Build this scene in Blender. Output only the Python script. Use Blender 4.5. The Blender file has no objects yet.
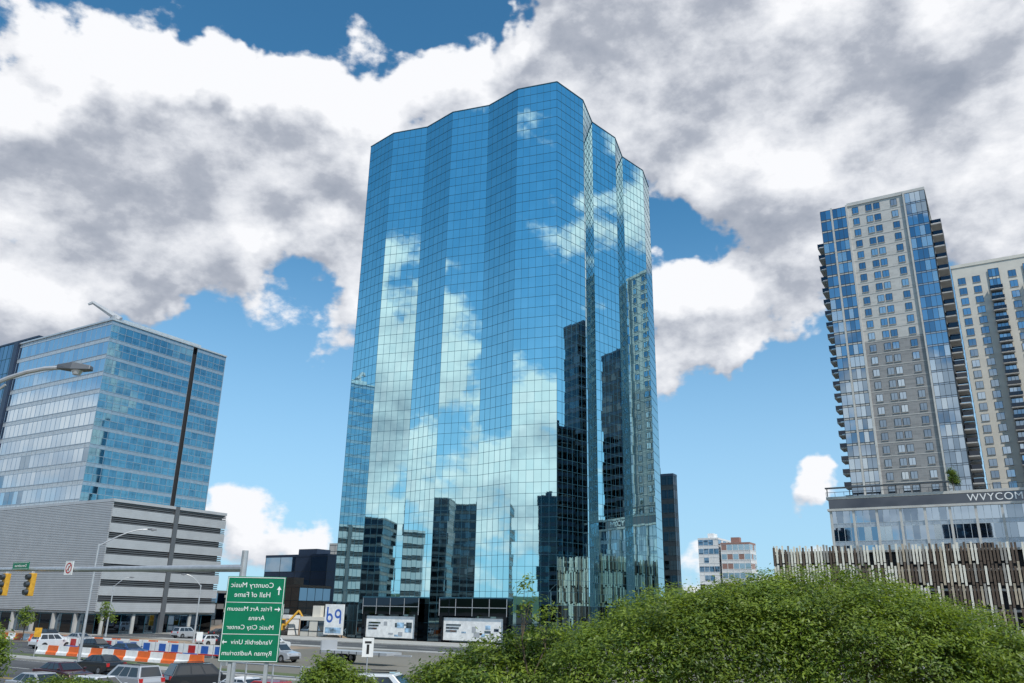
import bpy, math, random
import numpy as np
from mathutils import Matrix, Vector
random.seed(7); np.random.seed(7)
S=bpy.context.scene
S.view_settings.view_transform='Standard'; S.view_settings.look='None'; S.view_settings.exposure=0
COL=S.collection
rad=math.radians
# ------------------------------------------------------------ materials
def pmat(name,col,rough=0.7,metal=0.0,var=0.12,scale=1.5,bump=0.0,bscale=8,spec=0.5,coat=0):
    m=bpy.data.materials.new(name); m.use_nodes=True; nt=m.node_tree; N=nt.nodes; L=nt.links
    b=N['Principled BSDF']
    b.inputs['Roughness'].default_value=rough; b.inputs['Metallic'].default_value=metal
    b.inputs['Specular IOR Level'].default_value=spec; b.inputs['Coat Weight'].default_value=coat
    tc=N.new('ShaderNodeTexCoord')
    nz=N.new('ShaderNodeTexNoise'); nz.inputs['Scale'].default_value=scale; nz.inputs['Detail'].default_value=3
    L.new(tc.outputs['Object'],nz.inputs['Vector'])
    cr=N.new('ShaderNodeValToRGB'); e=cr.color_ramp.elements
    e[0].position=0.3; e[1].position=0.7
    e[0].color=[c*(1-var) for c in col]+[1]; e[1].color=[min(1,c*(1+var)) for c in col]+[1]
    L.new(nz.outputs['Fac'],cr.inputs['Fac']); L.new(cr.outputs['Color'],b.inputs['Base Color'])
    if bump:
        n2=N.new('ShaderNodeTexNoise'); n2.inputs['Scale'].default_value=bscale; n2.inputs['Detail'].default_value=3
        L.new(tc.outputs['Object'],n2.inputs['Vector'])
        bp=N.new('ShaderNodeBump'); bp.inputs['Strength'].default_value=bump; bp.inputs['Distance'].default_value=0.05
        L.new(n2.outputs['Fac'],bp.inputs['Height']); L.new(bp.outputs['Normal'],b.inputs['Normal'])
    return m
def brickmat(name,c1,c2,mortar,sx=4.0):
    m=pmat(name,c1,0.85); nt=m.node_tree; N=nt.nodes; L=nt.links; b=N['Principled BSDF']
    tc=N.new('ShaderNodeTexCoord'); sp=N.new('ShaderNodeSeparateXYZ'); cb=N.new('ShaderNodeCombineXYZ')
    ad=N.new('ShaderNodeMath'); L.new(tc.outputs['Object'],sp.inputs[0]); L.new(sp.outputs[0],ad.inputs[0]); L.new(sp.outputs[1],ad.inputs[1])
    L.new(ad.outputs[0],cb.inputs[0]); L.new(sp.outputs[2],cb.inputs[1])
    br=N.new('ShaderNodeTexBrick'); L.new(cb.outputs[0],br.inputs['Vector'])
    br.inputs['Color1'].default_value=(*c1,1); br.inputs['Color2'].default_value=(*c2,1); br.inputs['Mortar'].default_value=(*mortar,1)
    br.inputs['Scale'].default_value=1; br.inputs['Brick Width'].default_value=sx/4; br.inputs['Row Height'].default_value=sx/12; br.inputs['Mortar Size'].default_value=0.02
    L.new(br.outputs['Color'],b.inputs['Base Color']); return m
M={}
def glass(name,col,rough=0.02,bump=0.03,var=.04):
    M[name]=pmat(name,col,rough,1.0,var,0.3,bump,0.35); return M[name]
glass('mirror_a',(0.53,0.82,0.855),.015,.02); glass('mirror_b',(0.495,0.795,0.84),.015,.02); glass('mirror_c',(0.57,0.85,0.88),.015,.02); glass('mirror_low',(0.12,0.17,0.20))
glass('office_a',(0.54,0.64,0.71),.06); glass('office_b',(0.45,0.56,0.65),.06); glass('office_dark',(0.26,0.35,0.43))
glass('office_c',(0.42,0.50,0.56),.04); glass('office_d',(0.34,0.42,0.49),.04)
glass('apt_a',(0.36,0.46,0.55)); glass('apt_b',(0.22,0.30,0.38)); glass('apt_c',(0.55,0.62,0.65),0.15)
glass('black_glass',(0.045,0.055,0.07)); glass('grey_glass',(0.10,0.12,0.145))
M['blind']=pmat('blind',(0.55,0.55,0.52),0.3)
M['mull']=pmat('mullion_metal',(0.05,0.14,0.19),0.35,0.6)
M['mulld']=pmat('frame_metal_dark',(0.05,0.055,0.06),0.4,0.5)
M['mull_l']=pmat('mullion_light',(0.40,0.44,0.47),0.4,0.4)
M['span']=pmat('spandrel',(0.36,0.42,0.48),0.25,0.5)
M['spanl']=pmat('spandrel_light',(0.5,0.53,0.55),0.35,0.3)
M['conc']=pmat('concrete',(0.43,0.42,0.40),0.85,0,0.12,0.4,0.2)
M['concd']=pmat('concrete_dark',(0.20,0.20,0.20),0.85,0,0.15,0.4,0.2)
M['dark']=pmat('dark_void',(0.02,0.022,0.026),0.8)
M['louver']=pmat('louver_metal',(0.44,0.45,0.465),0.45,0.2,0.06,0.5)
M['louverd']=pmat('louver_metal_dark',(0.13,0.135,0.145),0.45,0.3,0.06,0.5)
M['tan']=brickmat('tan_brick',(0.52,0.51,0.485),(0.45,0.44,0.42),(0.50,0.49,0.48),7)
M['greyb']=brickmat('grey_brick',(0.27,0.268,0.27),(0.22,0.22,0.223),(0.31,0.31,0.31),7)
M['cream']=pmat('cream_panel',(0.66,0.625,0.55),0.8,0,0.07,0.3)
M['redb']=brickmat('red_brick',(0.34,0.18,0.15),(0.30,0.16,0.13),(0.4,0.36,0.33),4)
M['brown']=brickmat('brown_brick',(0.22,0.13,0.08),(0.18,0.11,0.07),(0.25,0.22,0.2),4)
M['white']=pmat('white_paint',(0.75,0.75,0.74),0.5,0,0.05)
M['navy']=pmat('navy_metal',(0.03,0.045,0.08),0.35,0.3)
M['slat1']=pmat('slat_white',(0.70,0.66,0.57),0.6,0,0.1); M['slat2']=pmat('slat_tan',(0.42,0.35,0.26),0.6,0,0.15)
M['slat3']=pmat('slat_brown',(0.10,0.07,0.05),0.6,0,0.2); M['slat4']=pmat('slat_grey',(0.3,0.28,0.25),0.6)
M['asph']=pmat('asphalt',(0.07,0.07,0.072),0.9,0,0.35,0.15,0.4,20)
M['pave']=pmat('pavement_concrete',(0.34,0.33,0.31),0.9,0,0.15,0.8,0.2)
M['dirt']=pmat('dirt',(0.27,0.20,0.14),0.95,0,0.3,0.15,0.5,2)
M['grass']=pmat('grass',(0.085,0.11,0.04),0.95,0,0.4,0.25,0.5,6)
M['ground']=pmat('ground',(0.18,0.165,0.135),0.95,0,0.35,0.02,0.3,1)
M['mark']=pmat('road_paint_white',(0.7,0.7,0.68),0.7,0,0.1,3); M['marky']=pmat('road_paint_yellow',(0.6,0.4,0.05),0.7,0,0.1,3)
M['steel']=pmat('galvanised_steel',(0.5,0.51,0.52),0.45,0.5,0.1,4)
M['steeld']=pmat('dark_steel',(0.08,0.09,0.10),0.4,0.6)
M['green']=pmat('sign_green',(0.0,0.17,0.08),0.35,0,0.10,1.8); M['signwhite']=pmat('sign_white',(0.8,0.8,0.78),0.4)
M['yellow']=pmat('signal_yellow',(0.62,0.33,0.03),0.45,0,.2,6); M['orange']=pmat('barrier_orange',(0.75,0.14,0.02),0.5)
M['red']=pmat('red_plastic',(0.5,0.02,0.02),0.3); M['amber']=pmat('amber_lens',(0.6,0.25,0.02),0.3); M['greenlens']=pmat('green_lens',(0.02,0.3,0.15),0.3)
M['blue']=pmat('blue_vinyl',(0.03,0.12,0.45),0.5); M['bark']=pmat('bark',(0.10,0.075,0.05),0.95,0,0.3,6,0.6,12)
M['rubber']=pmat('rubber',(0.02,0.02,0.02),0.8); M['rim']=pmat('alloy',(0.5,0.5,0.52),0.25,0.9)
M['carglass']=pmat('car_glass',(0.03,0.035,0.04),0.05,0.0,0.05,1,0,8,0.8); M['lens']=pmat('headlight_lens',(0.7,0.72,0.75),0.1,0.5)
M['pic1']=pmat('banner_print',(0.25,0.38,0.50),0.4,0,0.9,0.9)
def leafmat(n,c):
    m=pmat(n,c,0.5,0,0.3,0.6); nt=m.node_tree; N=nt.nodes; L=nt.links; b=N['Principled BSDF']
    tr=N.new('ShaderNodeBsdfTranslucent'); tr.inputs['Color'].default_value=(c[0]*2.0,c[1]*1.9,c[2]*0.9,1)
    mx=N.new('ShaderNodeMixShader'); mx.inputs[0].default_value=0.35
    L.new(b.outputs[0],mx.inputs[1]); L.new(tr.outputs[0],mx.inputs[2]); L.new(mx.outputs[0],N['Material Output'].inputs['Surface']); M[n]=m
leafmat('leaf_light',(0.185,0.25,0.03)); leafmat('leaf_mid',(0.125,0.185,0.025)); leafmat('leaf_dark',(0.06,0.105,0.018))
def paint(n,c): M[n]=pmat(n,c,0.3,0.2,0.02,1,0,8,0.5,0.8); return M[n]
paint('paint_white',(0.72,0.73,0.74)); paint('paint_black',(0.02,0.022,0.025)); paint('paint_maroon',(0.06,0.012,0.015)); paint('paint_silver',(0.42,0.43,0.45)); paint('paint_red',(0.42,0.02,0.015)); paint('paint_blue',(0.04,0.08,0.18))
# ------------------------------------------------------------ helpers
class MB:
    def __init__(s): s.v=[];s.f=[];s.m=[];s.M=Matrix.Identity(4)
    def add(s,vs,fs,mi=0):
        o=len(s.v); s.v+= [tuple(s.M@Vector(v)) for v in vs]
        for f in fs: s.f.append([i+o for i in f]); s.m.append(mi)
    def quad(s,a,b,c,d,mi=0): s.add([a,b,c,d],[(0,1,2,3)],mi)
    def box(s,x0,x1,y0,y1,z0,z1,mi=0):
        s.add([(x0,y0,z0),(x1,y0,z0),(x1,y1,z0),(x0,y1,z0),(x0,y0,z1),(x1,y0,z1),(x1,y1,z1),(x0,y1,z1)],
              [(0,3,2,1),(4,5,6,7),(0,1,5,4),(1,2,6,5),(2,3,7,6),(3,0,4,7)],mi)
    def cyl(s,p0,p1,r0,r1=None,n=10,mi=0):
        r1=r0 if r1 is None else r1
        p0=Vector(p0);p1=Vector(p1);d=(p1-p0).normalized()
        a=d.orthogonal().normalized();b=d.cross(a)
        vs=[];
        for p,r in((p0,r0),(p1,r1)):
            for i in range(n):
                t=2*math.pi*i/n; vs.append(p+a*math.cos(t)*r+b*math.sin(t)*r)
        fs=[(i,(i+1)%n,n+(i+1)%n,n+i) for i in range(n)]+[tuple(range(n-1,-1,-1)),tuple(range(n,2*n))]
        s.add(vs,fs,mi)
    def prism(s,poly,y0,y1,mi=0):   # poly in x,z
        n=len(poly); vs=[(x,y0,z) for x,z in poly]+[(x,y1,z) for x,z in poly]
        s.add(vs,[tuple(range(n)),tuple(range(2*n-1,n-1,-1))]+[(i,n+i,n+(i+1)%n,(i+1)%n) for i in range(n)],mi)
    def mesh(s,name,mats):
        me=bpy.data.meshes.new(name); me.from_pydata(s.v,[],s.f)
        for m in mats: me.materials.append(M[m])
        me.polygons.foreach_set('material_index',s.m); me.update(); return me
    def obj(s,name,mats,parent=None,label=None,kind=None,bevel=0):
        o=bpy.data.objects.new(name,s.mesh(name,mats)); COL.objects.link(o)
        if parent: o.parent=parent
        if label: o['label']=label
        if kind: o['kind']=kind
        if bevel:
            b=o.modifiers.new('b','BEVEL'); b.width=bevel; b.segments=2; b.limit_method='ANGLE'
        return o
def thing(name,label,cat,loc=(0,0,0),rz=0,group=None,size=1):
    e=bpy.data.objects.new(name,None); COL.objects.link(e); e.location=loc; e.rotation_euler=(0,0,rz); e.empty_display_size=size
    e['label']=label; e['category']=cat
    if group: e['group']=group
    return e
def struct(o): o['kind']='structure'; return o
TH=math.atan2(-.521,.853); E1=Vector((.853,-.521,0)).normalized(); E2=Vector((.521,.853,0)).normalized(); G0=Vector((8.3,141,0))
def P(a,b,z=0): p=G0+E1*a+E2*b; p.z=z; return p
CAMZ=5.5
def facet(root,p,q,z0,rows,cols,mats,mw=0.09,md=0.06,name='glass_facade',jit=0.003,mm='mull',vert=True,gridname='mullion_grid',vw=.8):
    p=Vector((*p,0));q=Vector((*q,0)); d=(q-p); Lg=d.length; d.normalize(); n=Vector((d.y,-d.x,0))
    F=Matrix(((d.x,-n.x,0,p.x),(d.y,-n.y,0,p.y),(0,0,1,0),(0,0,0,1)))
    g=MB(); g.M=F; k=MB(); k.M=F; w=Lg/cols; z=z0
    for h,ch in rows:
        for c in range(cols):
            j=[random.uniform(-jit,jit) for _ in range(3)]; j4=j[0]+j[2]-j[1]
            mi=random.choice(ch) if isinstance(ch,(tuple,list)) else ch
            g.quad((c*w,j[0],z),((c+1)*w,j[1],z),((c+1)*w,j[2],z+h),(c*w,j4,z+h),mi)
        k.box(0,Lg,-md,0.05,z-mw/2,z+mw/2)
        z+=h
    k.box(0,Lg,-md,0.05,z-mw/2,z+mw/2)
    if vert:
        for c in range(cols+1):
            k.box(c*w-mw*vw/2,c*w+mw*vw/2,-md+.012,0.04,z0,z)
    go=g.obj(name,mats,root); k.obj(gridname,[mm],go); return go
def ring_wall(root,x0,x1,y0,y1,z0,rows,cw,mats,**kw):
    c=[(x0,y0),(x1,y0),(x1,y1),(x0,y1)]
    for i in range(4):
        a=c[i];b=c[(i+1)%4]; L=math.hypot(a[0]-b[0],a[1]-b[1])
        facet(root,a,b,z0,rows,max(1,round(L/cw)),mats,**kw)
# ------------------------------------------------------------ world
SUN=Vector((0.42,-0.78,0.0)).normalized(); SEL=rad(50)
W=bpy.data.worlds.new('World'); S.world=W; W.use_nodes=True; nt=W.node_tree; N=nt.nodes; L=nt.links
N.clear()
grp=bpy.data.node_groups.new('cloud_density','ShaderNodeTree')
grp.interface.new_socket('Vector',in_out='INPUT',socket_type='NodeSocketVector'); grp.interface.new_socket('Density',in_out='OUTPUT',socket_type='NodeSocketFloat')
gn=grp.nodes; gl=grp.links; gi=gn.new('NodeGroupInput'); go=gn.new('NodeGroupOutput')
def mth(op,a,b=None,T=None,LL=None,c=None):
    T=T or gn; LL=LL or gl; m=T.new('ShaderNodeMath'); m.operation=op
    for i,x in enumerate((a,b,c)):
        if x is None: continue
        if isinstance(x,(int,float)): m.inputs[i].default_value=x
        else: LL.new(x,m.inputs[i])
    return m.outputs[0]
def vm(op,a,b,T=None,LL=None,sc=None):
    T=T or gn; LL=LL or gl; m=T.new('ShaderNodeVectorMath'); m.operation=op
    for i,x in enumerate((a,b)):
        if x is None: continue
        if isinstance(x,(tuple,list,Vector)): m.inputs[i].default_value=tuple(x)
        else: LL.new(x,m.inputs[i])
    if sc is not None: m.inputs['Scale'].default_value=sc
    return m.outputs['Value'] if op in('DISTANCE','DOT_PRODUCT') else m.outputs['Vector']
def noise(vec,scale,detail,rough=0.5):
    n=gn.new('ShaderNodeTexNoise'); n.inputs['Scale'].default_value=scale; n.inputs['Detail'].default_value=detail; n.inputs['Roughness'].default_value=rough
    gl.new(vec,n.inputs['Vector']); return n
D=gi.outputs[0]
n2=noise(D,5,5,.6); w2=vm('SCALE',vm('SUBTRACT',n2.outputs['Color'],(.5,.5,.5)),None,sc=.26)
D2=vm('ADD',D,w2)
def dirv(az,el): az=rad(az);el=rad(el); return (math.sin(az)*math.cos(el),math.cos(az)*math.cos(el),math.sin(el))
blobs=[(-32,29,.24,.75),(-22.3,30,.19,.75),(-34,23,.17,.6),(-23.2,25,.15,.65),(-13.5,32.5,.14,.75),(-5,30,.16,.7),
(3.6,38,.18,.75),(14.2,34.5,.2,.8),(24.8,34.2,.22,.8),(32.9,30.5,.22,.8),(20,28.5,.12,.6),(35,25,.16,.7),(10,47,.25,.7),(32,45,.3,.7),
(17.2,19.0,.11,.8),(22.3,22.0,.10,.6),(12.4,17.8,.10,.7),(-13,24,.08,.65),(-13.5,18.5,.06,.45),(-32.5,18,.10,.6),(-27,19.5,.08,.5),
(21.1,8.6,.05,.6),(15,14.0,.045,.55),(12.3,23.5,.03,.4),(-16.9,3.1,.08,.65),(-20,6,.05,.4),(13,2.5,.09,.65),(20,2.8,.10,.65),(-38,5,.12,.4),(-6,3,.10,.5),
(-22.6,38,.08,-.6),(-7.0,41,.09,-.75),(-36,39,.10,-.8),(-17,22,.05,-.3),(14,25.5,.06,-.3),(-10,11,.14,-.25),(21,13.5,.09,-.3),
(-137,18,.16,.5),(-131,10,.16,.55),(-147,8,.12,.5),(-137,36,.26,.16),(-88,8,.14,.5),(-95,15,.08,.35),(-85,32,.38,-.7),
(81,26,.16,.6),(81,10,.12,.5),(60,30,.14,.5)]
acc=None
for az,el,r,w in blobs:
    r*=1.15
    d=vm('DISTANCE',D2,dirv(az,el)); mr=gn.new('ShaderNodeMapRange'); mr.interpolation_type='SMOOTHSTEP'
    mr.inputs['From Min'].default_value=0; mr.inputs['From Max'].default_value=r; mr.inputs['To Min'].default_value=w; mr.inputs['To Max'].default_value=0
    gl.new(d,mr.inputs['Value']); acc=mr.outputs[0] if acc is None else mth('ADD',acc,mr.outputs[0])
acc=mth('MINIMUM',acc,0.9)
sp=gn.new('ShaderNodeSeparateXYZ'); gl.new(D,sp.inputs[0])
back=gn.new('ShaderNodeMapRange'); gl.new(sp.outputs[1],back.inputs['Value'])
back.inputs['From Min'].default_value=.35; back.inputs['From Max'].default_value=-.3; back.inputs['To Min'].default_value=-.24; back.inputs['To Max'].default_value=-.06
fv=vm('MULTIPLY',D,(1,1,1.6)); nf=noise(fv,6.0,9,.58)
fb=mth('MULTIPLY',mth('SUBTRACT',nf.outputs['Fac'],.5),2.3)
dens=mth('ADD',mth('ADD',acc,fb),back.outputs[0]); gl.new(dens,go.inputs[0])
tc=N.new('ShaderNodeTexCoord'); DV=tc.outputs['Generated']
def G(vec):
    g=N.new('ShaderNodeGroup'); g.node_tree=grp; L.new(vec,g.inputs[0]); return g.outputs[0]
d1=G(DV); d2=G(vm('ADD',DV,(0.012,-0.015,0.040),N,L)); 
def mr(v,a,b,c,d,smooth=True):
    m=N.new('ShaderNodeMapRange'); m.interpolation_type='SMOOTHSTEP' if smooth else 'LINEAR'; L.new(v,m.inputs['Value'])
    for k,x in zip(('From Min','From Max','To Min','To Max'),(a,b,c,d)): m.inputs[k].default_value=x
    return m.outputs[0]
alpha=mr(d1,0.0,0.22,0,1)
lit=mth('MULTIPLY',mth('SUBTRACT',d1,d2,N,L),1.05,N,L)
avg=mth('MULTIPLY',mth('ADD',d1,d2,N,L),.5,N,L)
thick=mr(avg,0.30,1.15,0,0.50)
shade=mth('SUBTRACT',mth('ADD',lit,0.84,N,L),thick,N,L)
ramp=N.new('ShaderNodeValToRGB'); L.new(shade,ramp.inputs['Fac']); e=ramp.color_ramp.elements
e[0].position=0.0; e[0].color=(.32,.36,.44,1); e[1].position=1.0; e[1].color=(.96,.97,1.0,1)
x=e.new(.35); x.color=(.44,.475,.55,1); x=e.new(.7); x.color=(.74,.765,.82,1)
STR=0.1
cs=N.new('ShaderNodeVectorMath'); cs.operation='SCALE'; cs.inputs['Scale'].default_value=1/STR; L.new(ramp.outputs['Color'],cs.inputs[0])
sky=N.new('ShaderNodeTexSky'); sky.sky_type='NISHITA'; sky.sun_disc=False; sky.sun_elevation=SEL; sky.sun_rotation=math.atan2(SUN.x,SUN.y); sky.air_density=1.0; sky.dust_density=0.3; sky.ozone_density=3
tint=N.new('ShaderNodeVectorMath'); tint.operation='MULTIPLY'; tint.inputs[1].default_value=(.62,1.32,1.46); L.new(sky.outputs[0],tint.inputs[0])
spw=N.new('ShaderNodeSeparateXYZ'); L.new(DV,spw.inputs[0]); hz=mr(spw.outputs[2],0.0,0.50,.8,0.0)
hm_=N.new('ShaderNodeMix'); hm_.data_type='RGBA'; L.new(hz,hm_.inputs['Factor']); L.new(tint.outputs[0],hm_.inputs['A']); hm_.inputs['B'].default_value=(4.6,6.8,9.2,1)
mx=N.new('ShaderNodeMix'); mx.data_type='RGBA'; L.new(alpha,mx.inputs['Factor']); L.new(hm_.outputs['Result'],mx.inputs['A']); L.new(cs.outputs[0],mx.inputs['B'])
bg=N.new('ShaderNodeBackground'); bg.inputs['Strength'].default_value=STR; L.new(mx.outputs['Result'],bg.inputs['Color'])
wo=N.new('ShaderNodeOutputWorld'); L.new(bg.outputs[0],wo.inputs['Surface'])
sl=bpy.data.lights.new('sun','SUN'); sl.energy=4.0; sl.angle=rad(.5); sl.color=(1,.955,.88)
so=bpy.data.objects.new('sun',sl); COL.objects.link(so)
sd=Vector((SUN.x*math.cos(SEL),SUN.y*math.cos(SEL),math.sin(SEL))); so.rotation_euler=(-sd).to_track_quat('-Z','Y').to_euler()
# ------------------------------------------------------------ camera
cam=bpy.data.cameras.new('camera'); cam.lens=28.3; cam.clip_end=8000; co=bpy.data.objects.new('camera',cam); COL.objects.link(co); S.camera=co
co.matrix_world=Matrix.Translation((0,0,CAMZ))@Matrix.Rotation(rad(108.5),4,'X')@Matrix.Rotation(rad(1.07),4,'Z')
# ------------------------------------------------------------ ground
b=MB(); n=48; R=3500
b.add([(R*math.cos(2*math.pi*i/n),R*math.sin(2*math.pi*i/n),0) for i in range(n)],[tuple(range(n))]); struct(b.obj('ground',['ground']))
def sheet(name,a0,a1,b0,b1,z,mat):
    m=MB(); m.quad(P(a0,b0,z),P(a1,b0,z),P(a1,b1,z),P(a0,b1,z)); return struct(m.obj(name,[mat]))
sheet('dirt_lot',-170,-20,-70,-32,0.004,'dirt'); sheet('grass_verge',-120,120,-112,-101.6,0.004,'grass')
sheet('road',-400,300,-100,-76,0.008,'asph'); sheet('road',-400,300,-30,-16,0.008,'asph'); sheet('road',-76,-62,-14,400,0.008,'asph'); sheet('car_park',-60,-12,-70,-54,0.008,'asph'); sheet('road',-76,-62,-76,-32,.012,'asph')
mk=MB()
def mline(a0,a1,b0,b1,mi): mk.quad(P(a0,b0,.016),P(a1,b0,.016),P(a1,b1,.016),P(a0,b1,.016),mi)
for bb in(-94,-82): 
    for a in range(-200,150,9): mline(a,a+3.2,bb-.07,bb+.07,0)
for bb in(-88.2,-87.8): mline(-300,200,bb-.06,bb+.06,1)
for bb in(-99.5,-76.5,-29.5,-16.5): mline(-300,200,bb-.06,bb+.06,0)
for a in range(-200,150,9): mline(a,a+3.2,-23.1,-22.9,0)
for a in range(-58,-14,3): mline(a-.05,a+.05,-68,-63,0)
struct(mk.obj('road_marking',['mark','marky']))
for (a0,a1,b0,b1) in((-400,-78,-75.8,-73),(-60,300,-75.8,-71.2),(-400,300,-101.5,-100.2),(-60.5,300,-15.8,-3.5),(-400,-77,-15.8,-12),(-60,300,-33,-30.2),(-400,-77,-32,-30.2)):
    m=MB(); m.M=Matrix.Translation(P(0,0))@Matrix.Rotation(TH,4,'Z'); m.box(a0,a1,b0,b1,-.05,.13); struct(m.obj('pavement',['pave']))
m=MB(); m.M=Matrix.Translation(P(0,0))@Matrix.Rotation(TH,4,'Z'); m.box(-58,40,-73.2,-71.4,.13,.16); struct(m.obj('grass_verge',['grass']))
# hills far
hm=MB(); pts=[]
for i in range(121):
    an=2*math.pi*i/120; r=1800; h=26+14*math.sin(an*5+1)+9*math.sin(an*13)+5*math.sin(an*31)
    pts.append((r*math.cos(an),r*math.sin(an),h))
for i in range(120):
    a,c=pts[i],pts[i+1]; hm.quad((a[0]*.8,a[1]*.8,0),(c[0]*.8,c[1]*.8,0),c,a); hm.quad(a,c,(c[0]*1.3,c[1]*1.3,0),(a[0]*1.3,a[1]*1.3,0))
struct(hm.obj('hill',['leaf_dark']))
# ------------------------------------------------------------ main tower
T=thing('glass_tower','tall mirrored blue glass tower with zigzag folded facades','skyscraper',P(0,0),TH)
s=50/6; o=1.85
ring=[]
for k in range(6): ring.append((-50+k*s, -o if k%2 else 0))
for k in range(6): ring.append((o if k%2 else 0, k*s))
for k in range(6): ring.append((-k*s, 50+(o if k%2 else 0)))
for k in range(6): ring.append((-50-(o if k%2 else 0), 50-k*s))
rows=[(3.2,3),(3.3,(3,3,1))]
for i in range(25): rows+=[(2.16,(0,0,0,1,2)),(1.96,(0,0,1,1,2))]
MT=['mirror_a','mirror_b','mirror_c','mirror_low']
for i in range(24): facet(T,ring[i],ring[(i+1)%24],0,rows,6,MT,mw=.05,md=.04,jit=.0016)
m=MB(); nn=24; m.add([(x,y,109.3) for x,y in ring],[tuple(range(nn))]); m.box(-42,-10,10,42,109.3,111.2); m.obj('roof',['concd'],T)
m=MB()
for i in range(24):
    p=Vector((*ring[i],0));q=Vector((*ring[(i+1)%24],0)); m.cyl(p+Vector((0,0,109.6)),q+Vector((0,0,109.6)),.14,.14,6)
m.obj('parapet',['mull'],T)
for (a0,a1) in((-38.4,-27),(-20.8,-8.5)):
    m=MB(); y0=-3.4
    m.box(a0-.8,a1+.8,y0,0.5,4.5,7.4,0); m.box(a0-.8,a0-.1,y0+.01,0.5,.13,4.5,0); m.box(a1+.1,a1+.8,y0+.01,0.5,.13,4.5,0)
    m.box(a0-.9,a1+.9,y0-.1,0.55,7.4,7.6,1)
    for j in range(5): xx=a0-.8+(a1-a0+1.6)*j/4; m.box(xx-.05,xx+.05,y0-.05,y0-.002,4.5,7.39,2)
    m.box(a0-.8,a1+.8,y0-.06,y0-.003,5.85,5.95,2); po=m.obj('entrance_portal',['black_glass','mull','steel'],T)
    k=MB(); k.box(a0,a1,y0+.35,y0+.5,.5,4.2,0)
    w=a1-a0
    for j in range(9):
        c=a0+w*(.35+.6*random.random()); zz=.7+2.0*random.random(); ww=.4+1.0*random.random()
        c=min(max(c,a0+ww),a1-ww); k.box(c-ww*.6,c+ww*.6,y0+.33-.004*j,y0+.34,zz,zz+.2+.9*random.random(),1+j%3)
    for j in range(3): k.box(a0+.6,a0+w*.3-.4*j,y0+.28,y0+.34,2.9-.5*j,3.15-.5*j,2)
    k.obj('banner',['signwhite','pic1','office_dark','louver'],po,'white printed banner with blue pictures')
m=MB(); m.box(-49,-44.2,-3.0,-2.8,.6,6.1,0); m.box(-48.6,-44.6,-3.03,-2.99,.9,1.9,1)
for (cx,cz) in((-47.7,3.6),(-45.6,4.4)):
    for i in range(18):
        a=2*math.pi*i/18;a2=2*math.pi*(i+1)/18
        m.quad((cx+.85*math.cos(a),-3.01,cz+.85*math.sin(a)),(cx+.85*math.cos(a2),-3.01,cz+.85*math.sin(a2)),(cx+.45*math.cos(a2),-3.01,cz+.45*math.sin(a2)),(cx+.45*math.cos(a),-3.01,cz+.45*math.sin(a)),2)
m.box(-48.5,-48.1,-3.012,-2.99,3.6,5.6,2); m.box(-45.15,-44.75,-3.012,-2.99,2.6,4.4,2)
for x in(-48.8,-44.4): m.box(x-.08,x+.08,-2.98,-2.82,0,.6,3)
m.obj('banner',['signwhite','pic1','blue','steeld'],T,'tall blue and white poster panel')
# ------------------------------------------------------------ office + garage on the left
O=thing('office_building','blue glass office block with pale floor bands above a garage','office building',P(-93.7,-29.1),TH)
OM=['office_a','office_b','span','spanl','office_dark']
OR=['office_c','office_d','span','spanl','office_dark']
r1=[]
for i in range(10): r1+=[(1.0,3),(2.85,(0,0,0,1,0,1) if i>2 else (0,1,1,0,4))]
tot=sum(h for h,_ in r1); r1.append((63.9-24.5-tot,3))
facet(O,(-36,0),(0,0),24.5,r1,20,OM,mw=.12,md=.06,mm='span',vw=.4,jit=.005)
r2=[]
for i in range(10): r2+=[(.75,2),(1.55,(0,0,1)),(1.55,(0,0,1))]
r2.append((63.9-24.5-tot,2))
facet(O,(0,0),(0,21),24.5,r2,12,OR,mw=.10,md=.06,mm='span',vw=.5,jit=.008)
facet(O,(0,22.2),(0,30.5),24.5,r2,5,OR,mw=.10,md=.06,mm='span',vw=.5,jit=.008)
facet(O,(0,30.5),(-36,30.5),24.5,r2,20,OM,mw=.12,md=.10,mm='mull_l')
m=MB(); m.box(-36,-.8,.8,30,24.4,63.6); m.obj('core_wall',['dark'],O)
m=MB(); m.box(-36.2,.25,-.25,30.7,63.9,64.25); m.box(-30,-4,5,26,64.25,66.3); m.obj('roof',['spanl'],O)
m=MB(); 
m.box(-9.9,-8.1,5.1,6.9,66.3,68.2); m.cyl((-8,6.5,67.4),(-13.5,2.6,71.4),.75,.4,8); m.cyl((-13.5,2.6,71.4),(-14.3,2.0,70.9),.4,.3,6); m.obj('maintenance_crane',['louver'],O)
O2=thing('office_building','dark blue glass wing with tall corner','office building',P(-93.7,-29.1),TH)
r3=[(3.9,(0,1,1)) for i in range(11)]
OB=['office_dark','apt_b']
facet(O2,(-80,4.5),(-37.5,4.5),24.6,r3,22,OB,mw=.15); facet(O2,(-37.5,4.5),(-37.5,40),24.6,r3,18,OB,mw=.15); facet(O2,(-37.5,40),(-80,40),24.6,r3,18,OB,mw=.15)
m=MB(); m.box(-80,-37.7,4.8,39.8,0,67.4); m.box(-80,-37.3,4.3,40.2,67.4,67.8); m.obj('roof',['navy'],O2)
m=MB(); m.box(-38,-36.2,-.6,4.4,24.6,64.5); m.obj('corner_fin',['navy'],O2)
Gg=thing('parking_garage','pale grey parking garage with horizontal metal louvres','parking garage',P(-93.7,-29.1),TH)
gx0,gx1,gy0,gy1=-75,12.6,-.6,26.5
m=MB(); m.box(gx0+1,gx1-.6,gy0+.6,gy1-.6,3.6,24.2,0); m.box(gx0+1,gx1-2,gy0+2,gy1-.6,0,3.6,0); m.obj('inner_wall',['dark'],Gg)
m=MB()
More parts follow.
